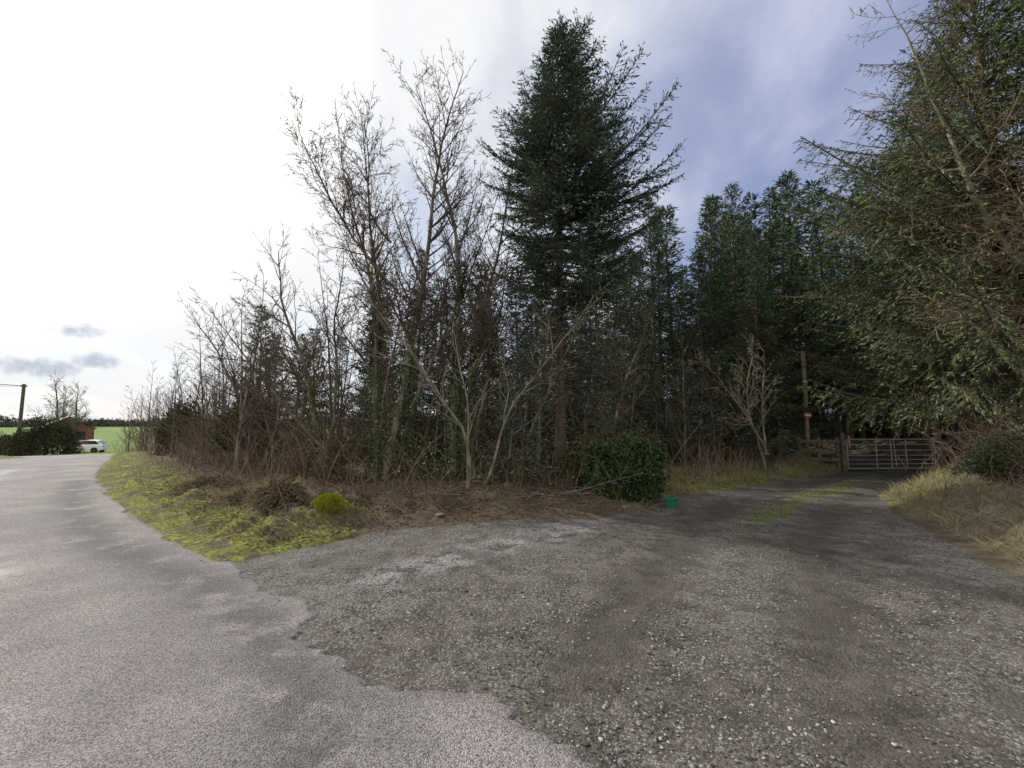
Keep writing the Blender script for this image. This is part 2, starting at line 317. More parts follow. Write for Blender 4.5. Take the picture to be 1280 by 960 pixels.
# ------------------------------------------------------------------ trees
def spruce_mesh(h,Rm,nb,elen=.11,wd=.035,z0=.12,step=.065,trunk_r=.16,prof=None,tw=.16,maxtw=.8,droop=-.1,sparse=0,hang=0.,lowbare=0,az=None):
    mb=MB();nz=14;zz=np.linspace(0,h,nz);off=np.cumsum(rng.normal(0,.02,(nz,2)),0)
    Pt=np.column_stack([off,zz]);rt=trunk_r*(1-zz/h*.97)+.004
    tubes(mb,Pt[:-1],Pt[1:],rt[:-1],rt[1:],9,1)
    B0=[];B1=[];BR0=[];BR1=[];P=[];D=[];AA=[]
    up=np.array([0,0,1.])
    for i in range(nb):
        f=z0+(1-z0)*((i+rng.random())/nb)**.9
        if f>.995:continue
        z=f*h;L=Rm*(prof(f) if prof else (1-f)**.75)*rng.uniform(.5,1.18)+.1
        ph=rng.random()*6.283
        if az is not None: L*=1+az[1]*math.cos(ph-az[0])
        L*=.78+.44*float(vn(np.array(ph*1.2),np.array(f*14),1.0,1,8))
        el=droop+1.0*max(0,f-.3)**1.1*1.2+rng.normal(0,.1);cx=np.array([math.cos(ph),math.sin(ph),0]);lt=np.array([-cx[1],cx[0],0])
        t0=np.array([np.interp(z,zz,off[:,0]),np.interp(z,zz,off[:,1]),z])
        def ax(s): s=np.asarray(s)[:,None];return t0+cx*L*s*math.cos(el)+up*(L*s*math.sin(el)-.12*L*np.sin(s*3.1)*(1-f)+.14*L*s**2.2)
        q=np.linspace(0,1,6);A=ax(q);rb=(.008+.011*L)*(1-q*.85)
        B0.append(A[:-1]);B1.append(A[1:]);BR0.append(rb[:-1]);BR1.append(rb[1:])
        ms=max(3,int(L/tw));s=np.linspace(.12+.2*(1-f),.98,ms);s=np.concatenate([s,s+.02])+rng.normal(0,.015,2*ms);sd=np.concatenate([np.ones(ms),-np.ones(ms)])
        spr=sparse if f>lowbare else .78
        if spr:
            kk=rng.random(2*ms)>spr;s=s[kk];sd=sd[kk]
            if len(s)==0:continue
        s=np.clip(s,0,1);Bp=ax(s);T=nrm(ax(np.clip(s+.03,0,1.05))-Bp)
        tl=np.minimum(maxtw,.42*L*(1-s)+.16)*rng.uniform(.6,1.15,len(s))
        td=nrm(T*.75+lt*sd[:,None]*.75+up*(rng.uniform(-.45,.1,len(s))-hang)[:,None])
        te=Bp+td*tl[:,None];te[:,2]-=(.12+hang*.3)*tl
        B0.append(Bp);B1.append(te);BR0.append(np.full(len(s),.006));BR1.append(np.full(len(s),.003))
        ne=np.maximum(2,(tl/step).astype(int));idx=np.repeat(np.arange(len(s)),ne)
        u=rng.random(len(idx))**.85;pp=Bp[idx]+(te-Bp)[idx]*u[:,None]+rng.normal(0,.012,(len(idx),3))
        dd=td[idx]+rng.normal(0,.42,(len(idx),3))
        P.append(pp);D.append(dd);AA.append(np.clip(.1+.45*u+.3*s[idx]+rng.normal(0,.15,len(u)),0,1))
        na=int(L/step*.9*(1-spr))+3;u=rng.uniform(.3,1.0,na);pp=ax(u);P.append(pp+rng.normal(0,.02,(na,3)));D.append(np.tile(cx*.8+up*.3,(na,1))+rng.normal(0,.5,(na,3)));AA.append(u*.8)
    tubes(mb,np.concatenate(B0),np.concatenate(B1),np.concatenate(BR0),np.concatenate(BR1),3,1)
    P=np.concatenate(P);D=np.concatenate(D);N=len(P)
    leaves(mb,P,D,elen*rng.uniform(.7,1.3,N),wd*rng.uniform(.7,1.3,N),0,a=np.concatenate(AA))
    return mb
def put(u,v): return (u*K,v*K,float(hgt(np.array([u*K]),np.array([v*K]))[0])-.05)
def prof_main(f): 
    return np.interp(f,[0,.15,.3,.38,.5,.6,.68,.76,.88,1],[.5,.5,.6,.72,.86,1.0,.95,.62,.36,.03])
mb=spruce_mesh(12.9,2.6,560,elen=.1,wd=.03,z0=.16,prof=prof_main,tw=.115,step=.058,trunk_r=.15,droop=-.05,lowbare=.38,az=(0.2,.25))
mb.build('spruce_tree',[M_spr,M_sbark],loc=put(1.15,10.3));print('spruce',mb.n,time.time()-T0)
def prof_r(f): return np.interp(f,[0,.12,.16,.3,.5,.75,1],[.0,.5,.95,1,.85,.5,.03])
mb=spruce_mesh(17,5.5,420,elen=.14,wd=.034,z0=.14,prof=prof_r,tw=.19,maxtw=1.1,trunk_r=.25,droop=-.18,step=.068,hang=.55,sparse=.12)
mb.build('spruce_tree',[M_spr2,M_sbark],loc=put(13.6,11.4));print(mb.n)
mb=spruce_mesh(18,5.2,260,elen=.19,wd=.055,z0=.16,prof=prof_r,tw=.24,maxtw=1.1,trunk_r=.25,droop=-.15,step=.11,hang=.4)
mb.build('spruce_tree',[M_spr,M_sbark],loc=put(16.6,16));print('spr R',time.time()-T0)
vars_=[]
for i in range(4):
    hh=12.5+i*.6
    vars_.append(spruce_mesh(hh,2.4+.15*i,140,elen=.26,wd=.07,z0=[.05,.12,.2,.22][i],tw=.3,step=.15,trunk_r=.14,droop=-.15,prof=lambda f:(1-f)**.8))
for i in range(3):
    vars_.append(spruce_mesh(12.5,[2.5,2.9,2.2][i],260,elen=.14,wd=.038,z0=[.07,.1,.16][i],tw=.18,step=.085,trunk_r=.14,droop=[-.15,-.2,-.08][i],hang=[.1,.3,0][i],sparse=[0,.1,.15][i],prof=[lambda f:(1-f)**.85,lambda f:(1-f)**1.0,lambda f:(1-f)**.7][i]))
forest=empty('conifer_forest');vm=[]
def inst(me,parent,name,x,y,z,s,rz,sz=None):
    o=bpy.data.objects.new(name,me);scene.collection.objects.link(o);o.parent=parent;o.location=(x,y,z);o.scale=(s,s,sz or s);o.rotation_euler=(random.gauss(0,.02),random.gauss(0,.02),rz);return o
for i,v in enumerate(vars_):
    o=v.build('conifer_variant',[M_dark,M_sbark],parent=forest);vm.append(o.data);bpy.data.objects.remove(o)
pos=[]
def scatter(n,xr,yr,cond,mind):
    out=[]
    for _ in range(n*40):
        x=random.uniform(*xr);y=random.uniform(*yr)
        if not cond(x,y):continue
        if all((x-a)**2+(y-b)**2>mind**2 for a,b in pos):
            pos.append((x,y));out.append((x,y))
            if len(out)>=n:break
    return out
onTrack=lambda x,y: pdist(np.array([x]),np.array([y]),CEN/K)[0]<1.6 
ci=0
def forest_add(pts,hl,hh,low=True,vs=None):
    global ci
    for x,y in pts:
        ci+=1;v=random.choice(vs or ([0,1,1] if low else [2,3]));hgt_=12.5+(v*.6 if v<4 else 0);h_=random.uniform(hl,hh);s=h_/hgt_
        inst(vm[v],forest,'conifer_%d'%ci,x*K,y*K,float(base(x*K,y*K)),max(s,.8)*random.uniform(.9,1.2),random.random()*6.28,sz=s)
front=[(4.1,14.4),(5.5,16.2),(7.0,15.4),(8.1,17.4),(9.4,16.4),(9.9,18.6),(6.3,18.4),(3.2,17.0),(11.3,18.8),(2.3,14.8),(8.6,15.2)]
FH=[8.6,11.6,9.3,12.4,10.4,13.8,12.6,9.4,13.5,8,8.2]
pos+=front
for q_,(x,y) in enumerate(front): forest_add([(x,y)],FH[q_]-.1,FH[q_]+.1,vs=[[4],[6],[5],[4],[5],[6],[4],[4],[5],[5],[5]][q_])
forest_add([(9.6,20.2),(11.9,21.5),(13.2,25)],13,15)
forest_add(scatter(12,(2.5,12),(19,27),lambda x,y:x>.15*y and x<.62*y,1.9),11,14.5)
forest_add(scatter(34,(11,30),(17.5,30),lambda x,y: not onTrack(x,y) and x>.55*y and x<1.25*y,2.1),14,18,False)
forest_add(scatter(34,(14,42),(29,36),lambda x,y: x>.45*y and x<1.3*y,1.4),11,14,True)
forest_add(scatter(20,(-7,4),(15,25),lambda x,y: x>-.33*y and x<.2*y,1.8),8.0,9.4)
forest_add(scatter(10,(-16,-5),(24,33),lambda x,y: x>-.6*y and x<-.2*y,2.2),8,9.5)
print('forest',ci,time.time()-T0)
# ---- bare trees
def grow(S,Tp,p,d,r,L,lvl,pr):
    n=max(3,int(L/pr['st'][lvl]));seg=L/n;wig=pr['wig'][lvl];up=pr['up'][lvl];ml=pr['max'];r0=r
    for i in range(n):
        d=Vector((d.x+random.gauss(0,wig),d.y+random.gauss(0,wig),d.z+random.gauss(0,wig*.8)+up)).normalized()
        q=p+d*seg;f=(i+1)/n;r1=max(pr['rmin'],r0*(1-f*.9))
        S.append((p.x,p.y,p.z,q.x,q.y,q.z,r,r1))
        if lvl<ml and f>pr['beg'][lvl]:
            k=pr['kids'][lvl];kk=int(k)+(random.random()<k-int(k))
            for _ in range(kk):
                a=random.uniform(*pr['ang'][lvl]);ax=d.orthogonal().normalized();ax2=d.cross(ax);ph=random.random()*6.283
                sdv=ax*math.cos(ph)+ax2*math.sin(ph)
                cd=(d*math.cos(a)+sdv*math.sin(a)).normalized()
                cl=L*pr['rat'][lvl]*(1.05-f*.75)*random.uniform(.55,1.2)
                if cl>.06: grow(S,Tp,q.copy(),cd,max(pr['rmin'],min(r1*.6,cl*pr.get('thin',.013))),cl,lvl+1,pr)
        p=q;r=r1
    if lvl>=ml-1:Tp.append((p.x,p.y,p.z,d.x,d.y,d.z))
PR=dict(st=[.4,.25,.15,.13,.09],wig=[.04,.1,.15,.2,.2],up=[.02,.06,.03,.02,.0],beg=[.25,.15,.12,.1,.1],kids=[2.2,1.75,1.5,1.0,0],ang=[(.5,1.0),(.45,.9),(.5,1.0),(.4,.9),(.4,.9)],rat=[.3,.42,.47,.5,.5],max=4,rmin=.0052)
def bare(stems,pr,catk=0,ivy=None):
    S=[];Tp=[]
    for (p,d,r,L,l) in stems: grow(S,Tp,Vector(p),Vector(d).normalized(),r,L,l,pr)
    S=np.array(S);mb=MB();big=S[:,6]>.03;mid=(~big)&(S[:,6]>.012);sm=~(big|mid)
    for msk,nn,mi in ((big,8,0),(mid,5,1),(sm,3,1)):
        if msk.any():
            s=S[msk];tubes(mb,s[:,:3],s[:,3:6]+(s[:,3:6]-s[:,:3])*.03,s[:,6],s[:,7],nn,mi)
    if catk and Tp:
        t=np.array(Tp);k=max(1,int(math.ceil(catk)));ii=np.repeat(np.arange(len(t)),k);ii=ii[rng.random(len(ii))<catk/k]
        P=t[ii,:3]-t[ii,3:]*rng.uniform(0,.15,(len(ii),1))+rng.normal(0,.02,(len(ii),3))
        D=rng.normal(0,.4,(len(ii),3));D[:,2]-=.6;leaves(mb,P,D,rng.uniform(.03,.05,len(ii)),rng.uniform(.018,.03,len(ii)),2)
    if ivy:
        s=S[(S[:,6]>ivy[1])&(S[:,5]<ivy[2])];w=np.linalg.norm(s[:,3:6]-s[:,:3],axis=1)
        n=int(ivy[0]*w.sum());ii=rng.choice(len(s),n,p=w/w.sum());u=rng.random((n,1));P=s[ii,:3]*(1-u)+s[ii,3:6]*u
        o=nrm(rng.normal(size=(n,3))*[1,1,.3]);cl=.2+1.5*vn(P[:,2]*1.0,P[:,0]*3,1.3,2,3)
        P=P+o*(s[ii,6:7]+rng.random((n,1))**1.5*.16*cl[:,None]);D=o+rng.normal(0,.5,(n,3));D[:,2]-=.5
        leaves(mb,P,D,rng.uniform(.05,.09,n),rng.uniform(.04,.07,n),3)
    return mb,len(S)
mats4=[M_bark,M_twig,M_catkin,M_ivy]
mb,c=bare([((0,0,0),(.07,0,1),.11,11.5,0),((-.25,.1,0),(-.05,.05,1),.085,10.4,0),((.2,.2,0),(.14,.05,1),.07,9.3,0),((.1,0,3.8),(-.68,-.05,1),.05,5.6,1),((.05,0,5.2),(-.9,-.1,.75),.042,5.2,1),((0,0,6.4),(-.75,.1,.8),.035,4.2,1)],PR,catk=1.2,ivy=(330,.055,5.5))
mb.build('alder_tree',mats4,loc=put(-2.95,10.1));print('alder',c,mb.n,time.time()-T0)
mb,c=bare([((0,0,0),(.0,0,1),.105,11.0,0),((.2,.1,0),(.09,.05,1),.08,10.2,0),((.35,.1,0),(.2,.05,1),.05,8,0)],PR,catk=1.2,ivy=(460,.05,6.3))
mb.build('alder_tree',mats4,loc=put(-1.4,10.5))
PR2=dict(PR);PR2['wig']=[.12,.15,.18,.2,.2];PR2['kids']=[2.4,1.7,1.5,.9,0];PR2['rat']=[.42,.45,.42,.5,.5]
mb,c=bare([((0,0,0),(-.12,0,1),.1,6.6,0),((0,.1,.9),(-.6,.1,1),.065,5.6,0),((.05,0,1.3),(.22,0,1),.05,5.4,0),((0,0,1.0),(-.95,-.1,.7),.05,4.8,0)],PR2,catk=.4,ivy=(160,.05,3.0))
mb.build('sallow_tree',mats4,loc=put(-4.5,10.5));print('sallow',c,time.time()-T0)
mb,c=bare([((0,0,0),(-.3,0,1),.08,5.4,0),((0,.1,.3),(-.8,.1,.9),.06,5.0,0),((.05,0,.5),(.2,0,1),.05,5.0,0)],PR2,catk=.2,ivy=(120,.05,2.5))
mb.build('sallow_tree',mats4,loc=put(-7.0,12.2))
PR3=dict(PR2);PR3['rmin']=.006;PR3['kids']=[1.2,1.1,.9,.5,0];PR3['up']=[.02,.04,.03,.02,0]
mb,c=bare([((0,0,0),(.22,-.05,1),.045,5.2,0),((.05,0,0),(.02,0,1),.035,4.6,0),((.35,.1,0),(.45,0,1),.035,5.4,0)],PR3)
mb.build('hazel_tree',[M_pale,M_pale],loc=put(-.95,9.2))
mb,c=bare([((0,0,0),(-.1,0,1),.035,4.6,0),((.35,.1,0),(.25,0,1),.035,5.0,0)],PR3)
mb.build('hazel_tree',[M_bark,M_bark],loc=put(-.1,9.6))
PR4=dict(PR2);PR4['rmin']=.009;PR4['kids']=[1.2,1.0,.6,.3,0]
mb,c=bare([((0,0,0),(-.25,0,1),.05,2.6,0),((0,0,.5),(.25,0,1),.04,2.3,0),((0,0,.8),(-.5,0,.6),.03,1.7,0)],PR4)
mb.build('dead_tree',[M_pale,M_pale],loc=put(13.6,12.3))
PR5=dict(PR2);PR5['rmin']=.007
M_grt=bark('grey_twigs',(.15,.135,.1),(.29,.26,.2),simple=True)
mb,c=bare([((0,0,0),(0,0,1),.05,4.6,0),((.1,0,.6),(-.25,0,1),.04,4.0,0),((0,0,.6),(.3,0,1),.04,3.8,0)],PR5,catk=1.0)
mb.build('birch_tree',[M_pale,M_grt,M_straw],loc=put(8.0,13.7))
PR6=dict(PR);PR6['kids']=[1.9,1.6,1.0,.3,0];PR6['up']=[.02,.0,-.03,-.06,0];PR6['rat']=[.32,.4,.5,.5,.5];PR6['rmin']=.006;PR6['ang']=[(.9,1.4),(.5,1.0),(.5,1.0),(.4,.9),(.4,.9)];PR6['max']=3;PR6['beg']=[.17,.12,.1,.1,.1];PR6['thin']=.009;PR6['wig']=[.05,.14,.18,.2,.2]
M_larch=bark('larch_twigs',(.09,.072,.048),(.26,.21,.14),simple=True)
mb,c=bare([((0,0,0),(-.02,0,1),.12,14.5,0),((.3,.3,0),(.02,0,1),.1,12.5,0)],PR6,catk=1.0)
mb.build('larch_tree',[M_bark,M_larch,M_litter],loc=put(12.7,9.3));print('larch',c,time.time()-T0)
wood=empty('bare_woodland');bm_=[]
PB=dict(PR);PB['kids']=[1.8,1.4,1.1,0,0];PB['max']=3;PB['rmin']=.008;PB['st']=[.6,.35,.25,.2,.2];PB['beg']=[.15,.15,.1,.1,.1]
for i in range(4):
    sp=[((0,0,0),(random.gauss(0,.06),0,1),.065,8.0,0)]
    if i%2: sp+=[((.2,.1,0),(.2,.1,1),.05,6.5,0),((-.2,0,0),(-.25,.1,1),.045,6,0)]
    mbv,c=bare(sp,PB,catk=.2);o=mbv.build('bare_variant',mats4[:3]);bm_.append(o.data);bpy.data.objects.remove(o)
PW=dict(PR2);PW['max']=3;PW['rmin']=.011;PW['st']=[.5,.35,.25,.2,.2];PW['ang']=[(.6,1.1)]*5;PW['rat']=[.48,.5,.45,.5,.5];PW['beg']=[.2,.1,.1,.1,.1];PW['kids']=[2.2,1.9,1.6,0,0];PW['wig']=[.08,.12,.15,.2,.2]
mbv,c=bare([((0,0,0),(0,0,1),.2,8.0,0)],PW);o=mbv.build('bare_variant',[M_bark,M_bark]);broad=o.data;bpy.data.objects.remove(o)
bi=0
def bare_add(pts,hl,hh,me=None):
    global bi
    for x,y in pts:
        bi+=1;s=random.uniform(hl,hh)/8.0;inst(me or random.choice(bm_),wood,'bare_tree_%d'%bi,x*K,y*K,float(base(x*K,y*K)),s,random.random()*6.28)
inW=lambda x,y: sdist(np.array([x*K]),np.array([y*K]),WOOD)[0]<-.4
bare_add(scatter(34,(-8,3.2),(10.3,17),lambda x,y:inW(x,y) and x<.26*y,.9),4.8,7.4)
bare_add(scatter(42,(-19,-5),(12,28),lambda x,y:inW(x,y) and x<-.45*y,1.0),4.0,6.0)
bare_add(scatter(26,(-31,-18),(22,37),lambda x,y:inW(x,y) and x<-.7*y,.9),4.5,6.5)
bare_add(scatter(12,(4,10.5),(12.5,17),lambda x,y:inW(x,y),.8),3,5)
bare_add([(-55,52.5),(-57,56),(-66,63)],8.5,10,broad)
print('bare',bi,time.time()-T0)
# ---- undergrowth / brambles
def canes(mb,x,y,z,hmin,hmax,rad=.006,lean=.8,ns=5,mi=0):
    N=len(x);ph=rng.random(N)*6.283;H=rng.uniform(hmin,hmax,N);ln=H*rng.uniform(.1,lean,N);q=np.linspace(0,1,ns+1);k=rng.uniform(0,1,N)
    pts=[];a=rng.random(N)
    for t in q:
        rr=ln*t**1.3;zz=H*(t*(1+k)-k*t*t*1.3)
        pts.append(np.stack([x+np.cos(ph)*rr+rng.normal(0,.02,N),y+np.sin(ph)*rr+rng.normal(0,.02,N),z+zz],1))
    for i in range(ns):
        tubes(mb,pts[i],pts[i+1],rad*(1-.6*q[i]),rad*(1-.6*q[i+1]),3,mi,a=a)
    return pts
mb=MB()
N=24000;x=rng.uniform(-31,6,N)*K;y=rng.uniform(6.5,36,N)*K;s=sdist(x,y,WOOD)
k=(s<.15)&(s>-2.6)&(rng.random(N)<np.where(y<14*K,.9,.6));x,y=x[k],y[k];z=hgt(x,y);dens=vn(x,y,.9,2,12)
k=rng.random(len(x))<dens*1.4;x,y,z=x[k],y[k],z[k]
P=canes(mb,x,y,z-.05,.3,1.8,.0065,1.1)
lp=np.concatenate([P[i] for i in (2,3,4,5)]);N=len(lp);kk=rng.random(N)<.32;lp=lp[kk]+rng.normal(0,.04,(kk.sum(),3))
leaves(mb,lp,rng.normal(size=lp.shape),rng.uniform(.04,.08,len(lp)),rng.uniform(.03,.05,len(lp)),1)
N=4200;x=rng.uniform(-13,-4,N)*K;y=rng.uniform(8,17,N)*K;s=sdist(x,y,WOOD);k=(s<-.5)&(s>-3.5)&(vn(x,y,.8,2,44)>.42);x,y=x[k],y[k];P=canes(mb,x,y,hgt(x,y),.8,2.6,.007,1.2)
lp=np.concatenate(P[2:]);lp=lp[rng.random(len(lp))<.5];leaves(mb,lp+rng.normal(0,.05,lp.shape),rng.normal(size=lp.shape),rng.uniform(.04,.08,len(lp)),rng.uniform(.03,.05,len(lp)),1)
mb.build('bramble_undergrowth',[M_cane,M_bleaf]);print('canes',mb.n,time.time()-T0)
def bushleaves(mb,C,Rd,n,ls=(.05,.09),mi=0,shell=.5):
    C=np.array(C,float);Rd=np.array(Rd,float)
    v=nrm(rng.normal(size=(n,3)));v[:,2]=np.abs(v[:,2])*1.0-.15*rng.random(n);r=(shell+(1-shell)*rng.random(n))**.6
    lump=.6+.8*vn(v[:,0]*2+5+C[0],v[:,1]*2+v[:,2]*2,1.8,3,2)
    P=C+v*Rd*(r*lump)[:,None];D=v+rng.normal(0,.6,(n,3));D[:,2]-=.3
    leaves(mb,P,D,rng.uniform(*ls,n),rng.uniform(*ls,n)*.7,mi)
mb=MB()
for x,y in scatter(70,(-16,4),(9.8,22),lambda x,y:inW(x,y) and x<.33*y and x>-.9*y,.8):
    hh=random.uniform(.7,1.9);bushleaves(mb,(x*K,y*K,0),(random.uniform(.5,.95),random.uniform(.5,.9),hh),1000,(.06,.12),shell=.2,mi=int(random.random()<.3))
for x,y in [(3.4,11.6),(5,13.2),(6.3,14.2),(2.6,10.4),(1.6,9.9),(7.3,14.9)]:
    bushleaves(mb,(x*K,y*K,0),(.8,.8,random.uniform(1.2,2.2)),1800,(.05,.11),shell=.2)
for i in range(34):
    x=12+i*.85;y=36+random.uniform(-1,4)-i*.35;bushleaves(mb,(x*K,y*K,0),(1.6,1.4,random.uniform(2.4,3.6)),700,(.2,.4),shell=.2)
mb.build('understorey_shrubs',[M_bleaf,M_ivy])
mb=MB();bushleaves(mb,(0,0,.9),(.9,.8,1.7),6000,(.06,.1),shell=.3);mb.build('holly_bush',[M_hol],loc=put(-7.6,12.3))
mb=MB();bushleaves(mb,(0,0,.9),(1.0,.9,2.0),5000,(.08,.14),shell=.3);mb.build('holly_bush',[M_hol],loc=put(-14.5,19))
for i,(u,v,h) in enumerate([(.3,9.6,3.2),(2.2,10.6,3.6),(5.3,13.0,3.6),(3.2,12.6,4.4),(-.4,11.6,3.6),(7.0,14.6,4.2)]):
    mb=spruce_mesh(h,1.15,80,elen=.1,wd=.035,z0=.06,tw=.13,step=.08,trunk_r=.04,sparse=.3,prof=lambda f:(1-f)**.6)
    mb.build('young_spruce_tree',[M_spr,M_sbark],loc=put(u,v))
# ---- ivy block
mb=MB();n=20000
P=rng.uniform(-1,1,(n,3));ax_=rng.integers(0,3,n);sg=np.sign(rng.normal(size=n));P[np.arange(n),ax_]=sg*(1-.25*rng.random(n)**2)
Nn=np.zeros((n,3));Nn[np.arange(n),ax_]=sg
l=np.linalg.norm(P,axis=1,keepdims=True);P=P*(1-.27*np.clip(l-1,0,1))
P=P*[.86,.6,.66]+[0,0,.58];P*=1+.5*(vn(P[:,0]+3,P[:,2]+P[:,1],2.4,3,5)-.5)[:,None]
D=Nn+rng.normal(0,.5,(n,3));D[:,2]-=.6
leaves(mb,P,D,rng.uniform(.05,.09,n),rng.uniform(.045,.075,n),0)
x=rng.uniform(-.8,.8,160);y=rng.uniform(-.5,.5,160);canes(mb,x,y,np.full(160,.6),.4,1.0,.005,.8,4,1)
box(mb,(0,0,.45),(1.1,.7,.9),0,1,taper=.9)
mb.build('ivy_hedge',[M_ivy,M_sbark],loc=put(2.35,9.15),rz=.12)
# ---- grass, straw and litter
def blades(mb,x,y,z,hmin,hmax,w=.006,mi=0,lean=.5,a=None):
    N=len(x);H=rng.uniform(hmin,hmax,N);D=np.stack([rng.normal(0,lean,N),rng.normal(0,lean,N),np.ones(N)],1)
    leaves(mb,np.stack([x,y,z-.01],1),D,H,w*rng.uniform(.7,1.4,N),mi,a)
mb=MB()
N=230000;x=rng.uniform(-24,-2.2,N)*K;y=rng.uniform(4.8,27,N)*K
keep=rng.random(N)<np.clip(9/np.hypot(x,y),0,1)**1.3;x,y=x[keep],y[keep]
z,sr,sg,s2=hgt(x,y,True);cl=.6*vn(x,y,1.5,3,21)+.4*vn(x,y,6,2,22);k=(s2>.0)&(s2<1.8)&(cl>.42)&(sdist(x,y,WOOD)>.1)&(rng.random(len(x))<(cl-.3)*2.4)
blades(mb,x[k],y[k],z[k],.04,.15,.009,0,.6,a=np.clip(cl[k]*1.3+rng.normal(0,.25,k.sum()),0,1))
k2=(s2>.1)&(s2<2.6)&(rng.random(len(x))<np.where(cl<.5,.5,.08))
blades(mb,x[k2],y[k2],z[k2],.08,.34,.005,1,1.2,a=rng.random(k2.sum())*.7)
mb.build('verge_grass',[M_grass,M_straw]);print('grass',mb.n,time.time()-T0)
mb=MB()
N=60000;x=rng.uniform(2.8,12,N)*K;y=rng.uniform(8,15,N)*K;z,sr,sg,s2=hgt(x,y,True);cl=vn(x,y,1.3,3,23);k=(s2>.05)&(s2<2.6)&(sg>0)&(y>x*.78+1.9*K)&(rng.random(N)<cl)
blades(mb,x[k],y[k],z[k],.05,.16,.009,0,.5);kk=k&(rng.random(N)<.5);blades(mb,x[kk]+.05,y[kk],z[kk],.1,.35,.007,1,.6)
N=16000;x=rng.uniform(4,9.5,N)*K;y=rng.uniform(7.0,13,N)*K;d=pdist(x,y,CEN)+(vn(x,y,.8,2,31)-.5)*.25;k=(d<.3)&(vn(x,y,1.5,2,4)>.42);blades(mb,x[k],y[k],np.full(k.sum(),.0),.03,.08,.01,0,.7)
mb.build('track_grass',[M_grass,M_straw])
mb=MB()
N=120000;x=rng.uniform(4.8,14.5,N)*K;y=rng.uniform(2.0,14.5,N)*K;z,sr,sg,s2=hgt(x,y,True);k=(s2>.0)&(s2<4)&(sr>.5)&(x*.78-y*.6>-1.2)&(rng.random(N)<vn(x,y,1.9,3,30)*2.2-.55)
x,y,z=x[k],y[k],z[k];g=rng.random(len(x))<.25
blades(mb,x[~g],y[~g],z[~g],.08,.42,.0065,0,1.4);blades(mb,x[g],y[g],z[g],.05,.2,.008,1,.7)
mb.build('dry_grass_bank',[M_straw,M_grass]);print('bank',time.time()-T0)
mb=MB()
N=700;x=rng.uniform(5,10.5,N)*K;y=rng.uniform(11,16,N)*K;k=sdist(x,y,WOOD)<.9;k&=sdist(x,y,GP)>.4;x,y=x[k],y[k];canes(mb,x,y,hgt(x,y),.4,1.1,.006,.6,3)
N=1100;x=rng.uniform(6.5,15,N)*K;y=rng.uniform(4.5,14,N)*K;k=(sdist(x,y,GP)>.7)&(x*.78-y*.6>-1);x,y=x[k],y[k];canes(mb,x,y,hgt(x,y),.25,1.1,.005,1.1,4)
mb.build('dead_bracken',[M_cane])
mb=MB()
N=150000;x=rng.uniform(-13,11,N)*K;y=rng.uniform(4.9,16,N)*K;sw=sdist(x,y,WOOD);sg=sdist(x,y,GP);sr=sdist(x,y,ROAD)
k=(rng.random(N)<np.clip(9/np.hypot(x,y),0,1)**1.5)&(sw<1.3)&(sw>-4)&(sr>.4)
k&=(sg>-.05)|((sg>-.75)&(rng.random(N)<.28*np.exp(sg/.3))&(y>x*.8+2.2*K));k&=rng.random(N)<np.where(sw>.3,.5,1);x,y,sg=x[k],y[k],sg[k]
z=np.maximum(hgt(x,y),0*x+base(x,y))+.012
D=rng.normal(size=(len(x),3))*[1,1,.28];S=nrm(np.cross(nrm(D),np.array([0,0,1])+rng.normal(0,.45,(len(x),3))))
leaves(mb,np.stack([x,y,z],1),D,rng.uniform(.03,.07,len(x)),rng.uniform(.02,.045,len(x)),0,S=S,a=rng.random(len(x))**1.5)
N=3200;x=rng.uniform(-9,6,N)*K;y=rng.uniform(6,12,N)*K;sw=sdist(x,y,WOOD);k=(sw<.8)&(sw>-2)&(sdist(x,y,GP)>-.2)&(sdist(x,y,ROAD)>.4);x,y=x[k],y[k];z=hgt(x,y)+.02
th=rng.random(len(x))*6.28;ln=rng.uniform(.1,.7,len(x));P0=np.stack([x,y,z],1);P1=P0+np.stack([np.cos(th)*ln,np.sin(th)*ln,rng.uniform(-.02,.15,len(x))],1)
tubes(mb,P0,P1,.006,.003,3,1,a=rng.random(len(x)))
mb.build('leaf_litter',[M_litter,M_cane]);print('litter',mb.n,time.time()-T0)
mb,c=bare([((0,0,.06),(1,.2,.02),.022,1.9,1),((.5,.2,.06),(-1,.4,.05),.02,1.5,1),((-.6,.1,.08),(.9,-.35,.06),.016,1.3,1)],dict(PR3,up=[0,0,-.03,0,0]))
mb.build('fallen_branches',[M_bark,M_bark],loc=put(.9,8.35))
def heap(loc,rx,ry,rz_,n1,n2):
    mb=MB();bushleaves(mb,(0,0,0),(rx,ry,rz_),n1,(.03,.08),shell=.6)
    v=nrm(rng.normal(size=(n2,3)));v[:,2]=abs(v[:,2]);leaves(mb,v*[rx*.95,ry*.95,rz_*.95],v+rng.normal(0,.8,(n2,3))-[0,0,.6],rng.uniform(.1,.3,n2),.008,1)
    x=rng.normal(0,rx*.5,60);y=rng.normal(0,ry*.5,60);canes(mb,x,y,np.zeros(60),.15,.5,.004,1.4,4,1)
    box(mb,(0,0,rz_*.25),(rx*1.2,ry*1.2,rz_*.8),0,0,a=.1,taper=.6);mb.build('bracken_heap',[M_litter,M_straw],loc=loc)
heap(put(-3.75,7.1),.46,.36,.42,5000,1500);heap(put(-4.9,8.2),.7,.45,.34,5000,1700);heap(put(-6.6,9.6),.8,.5,.34,4000,1500)
mb=MB()
